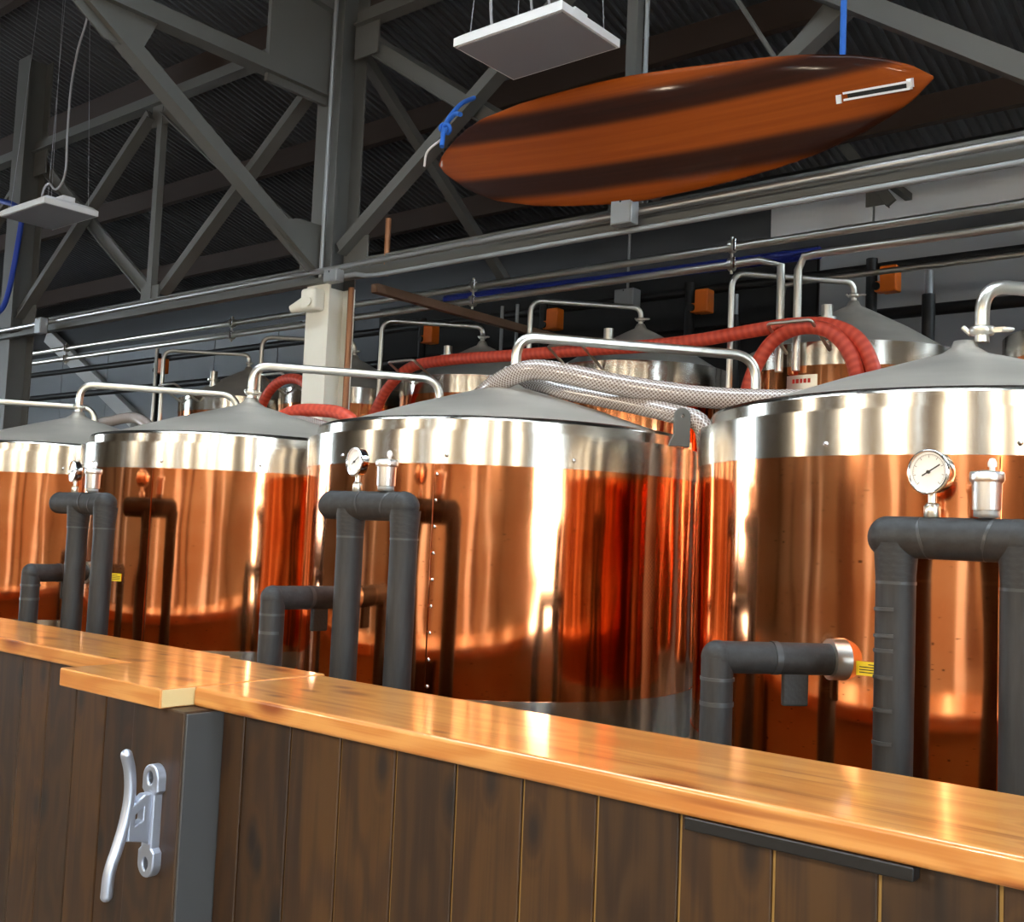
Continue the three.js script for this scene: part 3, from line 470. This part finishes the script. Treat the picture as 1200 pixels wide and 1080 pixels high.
  rail('blue_pipe', [V(-5.1, 3.11, -5.38), V(-2.39, 3.075, -5.38)], 0.033, M.bluePipe, 'blue pipe behind the stainless product lines', 'pipe');
  rail('grey_post',[V(-9.62, 0.05, -6.0), V(-9.62, 3.28, -6.0), V(-7.4, 3.28, -6.0)], 0.018, M.stainless, 'stainless pipe frame before the far grey wall', 'pipe');
  // black headers and drops with orange actuators
  rail('black_header', [V(-15, 3.36, -6.9), V(4, 3.36, -6.9)], 0.035, M.blackPipe, 'upper black insulated pipe along the rear wall', 'pipe', 'black headers');
  rail('black_header', [V(-15, 3.06, -6.95), V(4, 3.06, -6.95)], 0.04, M.blackPipe, 'lower black insulated pipe along the rear wall', 'pipe', 'black headers');
  rail('black_header', [V(-15, 4.12, -7.0), V(4, 4.10, -7.0)], 0.05, M.blackPipe, 'thick black pipe below the white wall panel', 'pipe', 'black headers');
  const vx = [-10.74, -7.95, -6.585, -5.225, -3.879, -2.533];
  vx.forEach((x, i) => {
    const w = ['at the far grey wall', 'left of the cream column', 'above the red hose start', 'above the stainless vent pipe behind clear hose', 'beside the tall vent pipe leg', 'in front of the pale wall'][i];
    const d = rail('black_drop', [V(x - 0.13, 0.05, -6.8), V(x - 0.13, 3.40, -6.8)], 0.036, M.blackPipe, 'black insulated drop pipe ' + w, 'pipe', 'black drop pipes');
    const o = thing('valve_actuator', 'orange valve actuator ' + w, 'actuator', [x, 3.245, -6.78], 'orange valve actuators');
    part('housing', bx(-0.055, 0.055, -0.085, 0.085, -0.05, 0.05, { r: 0.012 }), M.orange, o); part('gear_box', bx(-0.092, -0.045, -0.08, -0.01, -0.045, 0.045, { r: 0.012 }), M.orange, o); part('indicator', cyl([-0.075, -0.045, 0.04], [-0.075, -0.045, 0.06], 0.026), M.blackPlastic, o); part('bracket', bx(-0.094, -0.05, -0.06, -0.03, -0.02, 0.02), M.blackPlastic, o);
  });
  for (const x of [-2.29, -3.63]) { const o = thing('black_riser', x > -3 ? 'black pipe with bright fitting before the pale wall' : 'black pipe with bright fitting by the tall vent leg', 'pipe', [x, 0, -6.78], 'black risers'); part('pipe', cyl([0, 0.05, 0], [0, 3.12, 0], 0.04), M.blackPipe, o); part('fitting', cyl([0, 3.12, 0], [0, 3.27, 0], 0.024), M.galv, o); }
  for (const x of [-5.54, -5.385]) rail('grey_riser', [V(x, 0.05, -6.5), V(x, 3.33, -6.5)], 0.014, M.galv, x < -5.5 ? 'thin grey riser pipe, one of two, further from vent arch' : 'thin grey riser pipe, one of two, nearer the vent arch', 'pipe', 'thin grey risers');
  b('control_box', -4.42, 3.29, -6.6, 0.17, 0.13, 0.1, 'grey control box above the rear tanks');
  rail('box_conduit', [V(-4.42, 3.34, -6.6), V(-4.42, 4.85, -6.6)], 0.01, M.galv, 'thin conduit above the grey control box', 'conduit');
}
// ------------------------------------------------------------------ hoses
function hose(name, pts, r, mat, uv, label, group) { return single(name, tubeCurve(pts, r, { seg: 160, rad: 20, uvScale: uv }), mat, label, 'hose', group); }
hose('red_hose', [[-5.42, 2.1, -4.99], [-5.374, 2.352, -5.050], [-5.253, 2.484, -5.040], [-5.070, 2.590, -5.040], [-4.766, 2.615, -5.040], [-4.188, 2.603, -5.029], [-3.549, 2.590, -5.019], [-3.204, 2.581, -5.019], [-2.890, 2.587, -5.019], [-2.596, 2.611, -5.029], [-2.363, 2.624, -5.040], [-2.160, 2.597, -5.029], [-2.028, 2.519, -5.019], [-1.947, 2.372, -5.009], [-1.88, 2.1, -4.94]], 0.036, M.redHose, 0.3, 'long red hose draped over the rear tank handles', 'red hoses');
hose('red_hose', [[-2.56, 2.05, -4.88], [-2.586, 2.307, -4.987], [-2.535, 2.435, -4.987], [-2.443, 2.548, -4.987], [-2.310, 2.594, -4.987], [-2.167, 2.568, -4.987], [-2.064, 2.466, -4.987], [-2.018, 2.348, -4.987], [-1.95, 2.05, -4.88]], 0.036, M.redHose, 0.3, 'red hose loop in front of the small lettered plate', 'red hoses');
hose('red_hose', [[-6.52, 0.04, -4.9], [-6.50, 2.0, -4.9], [-6.45, 2.36, -4.9], [-6.34, 2.50, -4.9], [-6.18, 2.56, -4.9], [-5.99, 2.53, -4.9], [-5.86, 2.4, -4.9], [-5.82, 2.0, -4.9]], 0.036, M.redHose, 0.3, 'red hose loop behind the cream column', 'red hoses');
hose('red_hose', [[-4.3, 1.7, -3.3], [-4.2, 1.98, -3.27], [-4.06, 2.04, -3.25], [-3.84, 2.043, -3.25], [-3.65, 2.005, -3.25], [-3.5, 1.85, -3.27], [-3.45, 1.6, -3.3]], 0.03, M.redHose, 0.3, 'red hose hump behind the lid left of the near column', 'red hoses');
hose('clear_hose', [[-4.35, 1.7, -3.22], [-4.2, 1.93, -3.2], [-4.05, 1.985, -3.2], [-3.82, 1.97, -3.2], [-3.6, 1.88, -3.22], [-3.5, 1.6, -3.25]], 0.032, M.clearHose, 0.05, 'clear braided hose hump under the red hose behind lids', 'clear braided hoses');
hose('clear_hose', [[-5.95, 1.7, -3.3], [-5.8, 2.02, -3.25], [-5.6, 2.06, -3.25], [-5.35, 2.06, -3.25], [-5.2, 1.98, -3.25], [-5.1, 1.7, -3.3]], 0.03, M.clearHose, 0.05, 'clear braided hose hump between far lids', 'clear braided hoses');
hose('clear_hose', [[-2.36, 1.91, -2.62], [-2.26, 1.945, -2.57], [-2.13, 1.985, -2.53], [-2.02, 2.003, -2.52], [-1.90, 1.985, -2.53], [-1.76, 1.953, -2.58], [-1.62, 1.93, -2.65], [-1.50, 1.915, -2.70], [-1.36, 1.908, -2.75], [-1.25, 1.91, -2.80], [-1.1, 1.925, -2.9], [-0.95, 1.93, -3.05]], 0.031, M.clearHose, 0.05, 'clear braided hose lying across the riveted tank lid to the near tank', 'clear braided hoses');
hose('clear_hose', [[-2.28, 1.955, -2.68], [-2.1, 1.985, -2.655], [-2.0, 1.957, -2.645], [-1.85, 1.925, -2.64], [-1.70, 1.892, -2.63], [-1.60, 1.868, -2.62], [-1.50, 1.835, -2.62], [-1.475, 1.75, -2.62], [-1.47, 1.3, -2.62], [-1.47, 0.03, -2.62]], 0.027, M.clearHose, 0.05, 'lower strand of clear braided hose sliding off the lid', 'clear braided hoses');
// ------------------------------------------------------------------ surfboard
{
  const o = thing('surfboard', 'glossy brown and orange striped surfboard hung on its side from the roof', 'surfboard', [-2.58, 3.283, -3.85]);
  const N = V(-1.203, 0.069, 0), T = V(1.269, -0.073, 0), e = T.clone().sub(N), L = e.length() * 1.0; e.normalize();
  const al = 0.42, wv = V(0, Math.cos(al), Math.sin(al)); wv.addScaledVector(e, -wv.dot(e)).normalize(); const nv = e.clone().cross(wv).normalize();
  const outline = [[0, 0.004], [0.012, 0.04], [0.03, 0.072], [0.06, 0.117], [0.1, 0.162], [0.143, 0.196], [0.244, 0.236], [0.333, 0.253], [0.43, 0.264], [0.5, 0.263], [0.59, 0.25], [0.67, 0.234], [0.745, 0.215], [0.818, 0.187], [0.89, 0.144], [0.935, 0.104], [0.97, 0.06], [1, 0.004]];
  const halfW = (s) => { let i = 0; while (i < outline.length - 2 && outline[i + 1][0] < s) i++; const q = (k) => outline[Math.max(0, Math.min(outline.length - 1, k))][1], t = (s - outline[i][0]) / (outline[i + 1][0] - outline[i][0]); return Math.max(0, q(i) + (q(i + 1) - q(i)) * t); };
  const thick = (s) => 0.036 * Math.pow(Math.max(0, 1 - Math.pow(Math.abs(2 * s - 1), 3)), 0.5) + 0.003, rock = (s) => -0.05 * Math.pow(2 * s - 1, 2), bow = (s) => -0.036 * (1 - Math.pow(2 * s - 1, 2));
  const ns = 120, nr = 40, pos = [], uv = [], idx = [];
  for (let i = 0; i <= ns; i++) { const s = 0.5 - 0.5 * Math.cos(Math.PI * i / ns), w = halfW(s) + 0.0006, h = thick(s), c = N.clone().addScaledVector(e, s * L).addScaledVector(nv, rock(s)).addScaledVector(wv, bow(s));
    for (let j = 0; j <= nr; j++) { const a = 2 * Math.PI * j / nr, ca = Math.cos(a), sa = Math.sin(a), x = w * Math.sign(ca) * Math.pow(Math.abs(ca), 0.8), y = h * Math.sign(sa) * Math.pow(Math.abs(sa), 0.75); const p = c.clone().addScaledVector(wv, x).addScaledVector(nv, y); pos.push(p.x, p.y, p.z); uv.push(s, x / 0.64 + 0.5); } }
  for (let i = 0; i < ns; i++) for (let j = 0; j < nr; j++) { const a = i * (nr + 1) + j, b = a + 1, c = a + nr + 1, d = c + 1; idx.push(a, c, d, a, d, b); }
  let g = new THREE.BufferGeometry(); g.setAttribute('position', new THREE.Float32BufferAttribute(pos, 3)); g.setAttribute('uv', new THREE.Float32BufferAttribute(uv, 2)); g.setIndex(idx); g.computeVertexNormals();
  const st = texture(512, 256, (u, v) => { const w = (v - 0.5) * 0.64 + 0.008 * (fbm(u, v, 4, 2, 161, 3) - 0.5), q = Math.abs(w), gr = fbm(u, v, 4, 60, 163, 4), dk = sm(0.066, 0.106, q) * sm(0.212, 0.165, q); return mix(mix([154, 72, 12], [132, 58, 8], gr), mix([50, 18, 5], [38, 13, 4], gr), dk); });
  const mat = phys(0xffffff, 0.6, 0, { map: st, specularIntensity: 0.25, clearcoat: 0.18, clearcoatRoughness: 0.08 });
  part('board', g, mat, o);
  const at = (s, x, y) => N.clone().addScaledVector(e, s * L).addScaledVector(nv, rock(s) + y).addScaledVector(wv, x + bow(s));
  const fin = part('fin_box', [beam(at(0.865, 0.018, 0), at(0.975, 0.018, 0), 0.03, 0.03)].map((q) => q), M.white, o); fin.geometry.dispose();
  const sgn = nv.z > 0 ? 1 : -1;
  const fb = (s0, s1, w, d, k) => { const p = at((s0 + s1) / 2, 0.0, 0), q = new THREE.BoxGeometry((s1 - s0) * L, w, d); q.applyMatrix4(new THREE.Matrix4().makeBasis(e, wv, nv)); p.addScaledVector(nv, k * sgn); q.translate(p.x, p.y, p.z); return q.toNonIndexed(); };
  fin.geometry = merge([fb(0.862, 0.972, 0.008, 0.05, 0.013).translate(wv.x * 0.012, wv.y * 0.012, wv.z * 0.012), fb(0.862, 0.972, 0.008, 0.05, 0.013).translate(-wv.x * 0.012, -wv.y * 0.012, -wv.z * 0.012), fb(0.860, 0.868, 0.032, 0.05, 0.013), fb(0.966, 0.974, 0.032, 0.05, 0.013)]);
  part('fin_slot', fb(0.868, 0.966, 0.018, 0.05, 0.0115), M.hole, o);
  const rg = thing('blue_rope', 'blue rope tied round the surfboard nose', 'rope', [0, 0, 0], 'blue ropes holding the surfboard');
  part('line', [tubeCurve([[-3.68, 3.42, -3.80], [-3.72, 3.56, -3.86], [-3.75, 3.72, -4.0], [-3.77, 3.80, -4.12]], 0.012, { seg: 30, rad: 8 }), tubeCurve([[-3.72, 3.56, -3.86], [-3.66, 3.60, -3.86], [-3.60, 3.58, -3.84]], 0.012, { seg: 16, rad: 8 })], M.rope, rg);
  part('knot', [new THREE.TorusKnotGeometry(0.022, 0.010, 60, 8).translate(-3.71, 3.53, -3.85)], M.rope, rg);
  part('wire_loop', tubeCurve([[-3.70, 3.47, -3.82], [-3.80, 3.42, -3.82], [-3.835, 3.36, -3.84]], 0.006, { seg: 20, rad: 8 }), M.white, rg);
  single('blue_rope', cyl([-1.65, 3.38, -3.88], [-1.66, 5.6, -3.92], 0.012), M.rope, 'blue rope rising straight from the surfboard tail', 'rope', 'blue ropes holding the surfboard');
}
// ------------------------------------------------------------------ flat light panels (switched off)
function lightPanel(x0, x1, y, z0, z1, label) {
  const o = thing('light_panel', label, 'light', [(x0 + x1) / 2, y, (z0 + z1) / 2], 'flat light panels'), w = (x1 - x0) / 2, d = (z1 - z0) / 2;
  const g = new THREE.BufferGeometry(), h = 0.06, t = 0.03, P = [[-w, 0, -d], [w, 0, -d], [w, 0, d], [-w, 0, d], [-w, h * 0.6, -d], [w, h * 0.6, -d], [w, h * 0.6, d], [-w, h * 0.6, d], [-w + t, h, -d + t], [w - t, h, -d + t], [w - t, h, d - t], [-w + t, h, d - t]];
  const q = []; const f = (a, b, c, e) => q.push(...P[a], ...P[b], ...P[c], ...P[a], ...P[c], ...P[e]);
  for (let k = 0; k < 4; k++) { const n = (k + 1) % 4; f(n, k, k + 4, n + 4); f(n + 4, k + 4, k + 8, n + 8); } f(11, 10, 9, 8); f(0, 1, 2, 3);
  g.setAttribute('position', new THREE.Float32BufferAttribute(q, 3)); g.computeVertexNormals();
  part('housing', g, M.white, o); part('diffuser', bx(-w + 0.012, w - 0.012, -0.004, 0.001, -d + 0.012, d - 0.012), M.diffuser, o);
  part('driver_box', bx(-0.06, 0.06, h, h + 0.05, -0.045, 0.045, { r: 0.004 }).translate(w * 0.55, 0, -d * 0.1), M.white, o);
  for (const [a, b] of [[-1, -1], [1, -1], [1, 1], [-1, 1]]) part('hanging_wire', cyl([a * (w - 0.05), h, b * (d - 0.05)], [a * (w - 0.14), 1.9, b * (d - 0.12)], 0.0022, 0.0022, 6), M.wire, o);
}
lightPanel(-3.155, -2.568, 3.6, -3.71, -3.30, 'white flat light panel hanging above the surfboard');
lightPanel(-7.625, -6.995, 3.6, -3.84, -3.45, 'white flat light panel hanging by a curled cable left of the column');
const cab = (pts, label, mat = M.cable, r = 0.006, name = 'power_cable') => single(name, tubeCurve(pts, r, { seg: 60, rad: 8 }), mat, label, 'cable', 'cables of the light panels');
cab([[-2.98, 3.64, -3.45], [-3.1, 3.72, -3.5], [-3.13, 3.9, -3.5], [-3.1, 4.6, -3.5], [-3.05, 5.3, -3.5]], 'pale cable curving up from the panel above surfboard', M.cable, 0.007);
cab([[-2.86, 3.64, -3.5], [-2.90, 3.85, -3.5], [-2.92, 4.6, -3.5], [-2.92, 5.4, -3.5]], 'straight pale cable above the panel over the surfboard', M.cable);
cab([[-2.75, 3.64, -3.5], [-2.80, 3.80, -3.5], [-2.80, 4.6, -3.5], [-2.78, 5.4, -3.5]], 'straight pale cable on the driver side of that panel', M.cable);
cab([[-7.33, 3.63, -3.6], [-7.33, 3.75, -3.6], [-7.30, 3.80, -3.6], [-7.24, 3.81, -3.6], [-7.16, 3.755, -3.6], [-7.08, 3.77, -3.6], [-7.03, 3.85, -3.6], [-7.04, 4.1, -3.6], [-7.035, 4.45, -3.6], [-6.98, 4.7, -3.6], [-6.90, 4.86, -3.6], [-6.8, 5.2, -3.6]], 'curled pale cable of the far light panel', M.cable, 0.008);
cab([[-8.86, 4.07, -4.0], [-8.6, 3.99, -4.0], [-8.45, 3.9, -4.0], [-8.46, 3.8, -4.0], [-8.58, 3.3, -4.0], [-8.66, 3.17, -4.0], [-8.85, 3.1, -4.0]], 'blue cable hanging on the far grey column', M.blue, 0.022, 'blue_cable');
// ------------------------------------------------------------------ taproom behind the camera: warm pendant lamps
const glow = std(0xfff0d0, 0.5, 0, { emissive: new THREE.Color().setRGB(1, 0.85, 0.64), emissiveIntensity: 9 });
for (const [x, z] of [[-5.5, 1.8], [-3.3, 2.6], [-1.4, 2.0], [0.6, 2.8], [2.6, 2.0], [-4.2, 5.0], [-1.6, 5.2], [1.0, 5.0], [3.4, 5.2]]) {
  const o = thing('pendant_lamp', 'warm globe pendant lamp over the taproom tables', 'lamp', [x, 2.75, z], 'taproom pendant lamps');
  part('bulb', new THREE.SphereGeometry(0.07, 24, 16), glow, o); part('shade', lathe([[0.03, 0.16], [0.05, 0.12], [0.17, 0.01], [0.175, 0.01], [0.055, 0.125], [0.03, 0.165]], 32), M.blackPlastic, o);
  part('cord', cyl([0, 0.15, 0], [0, roofY(z) - 2.75, 0], 0.005), M.blackPlastic, o);
  const l = new THREE.PointLight(new THREE.Color().setRGB(1, 0.85, 0.64), LAMP, 0, 2); l.castShadow = true; l.shadow.radius = 3.5; l.position.set(0, 0, 0); o.add(l);
}
shade(scene);
renderer.render(scene, camera);
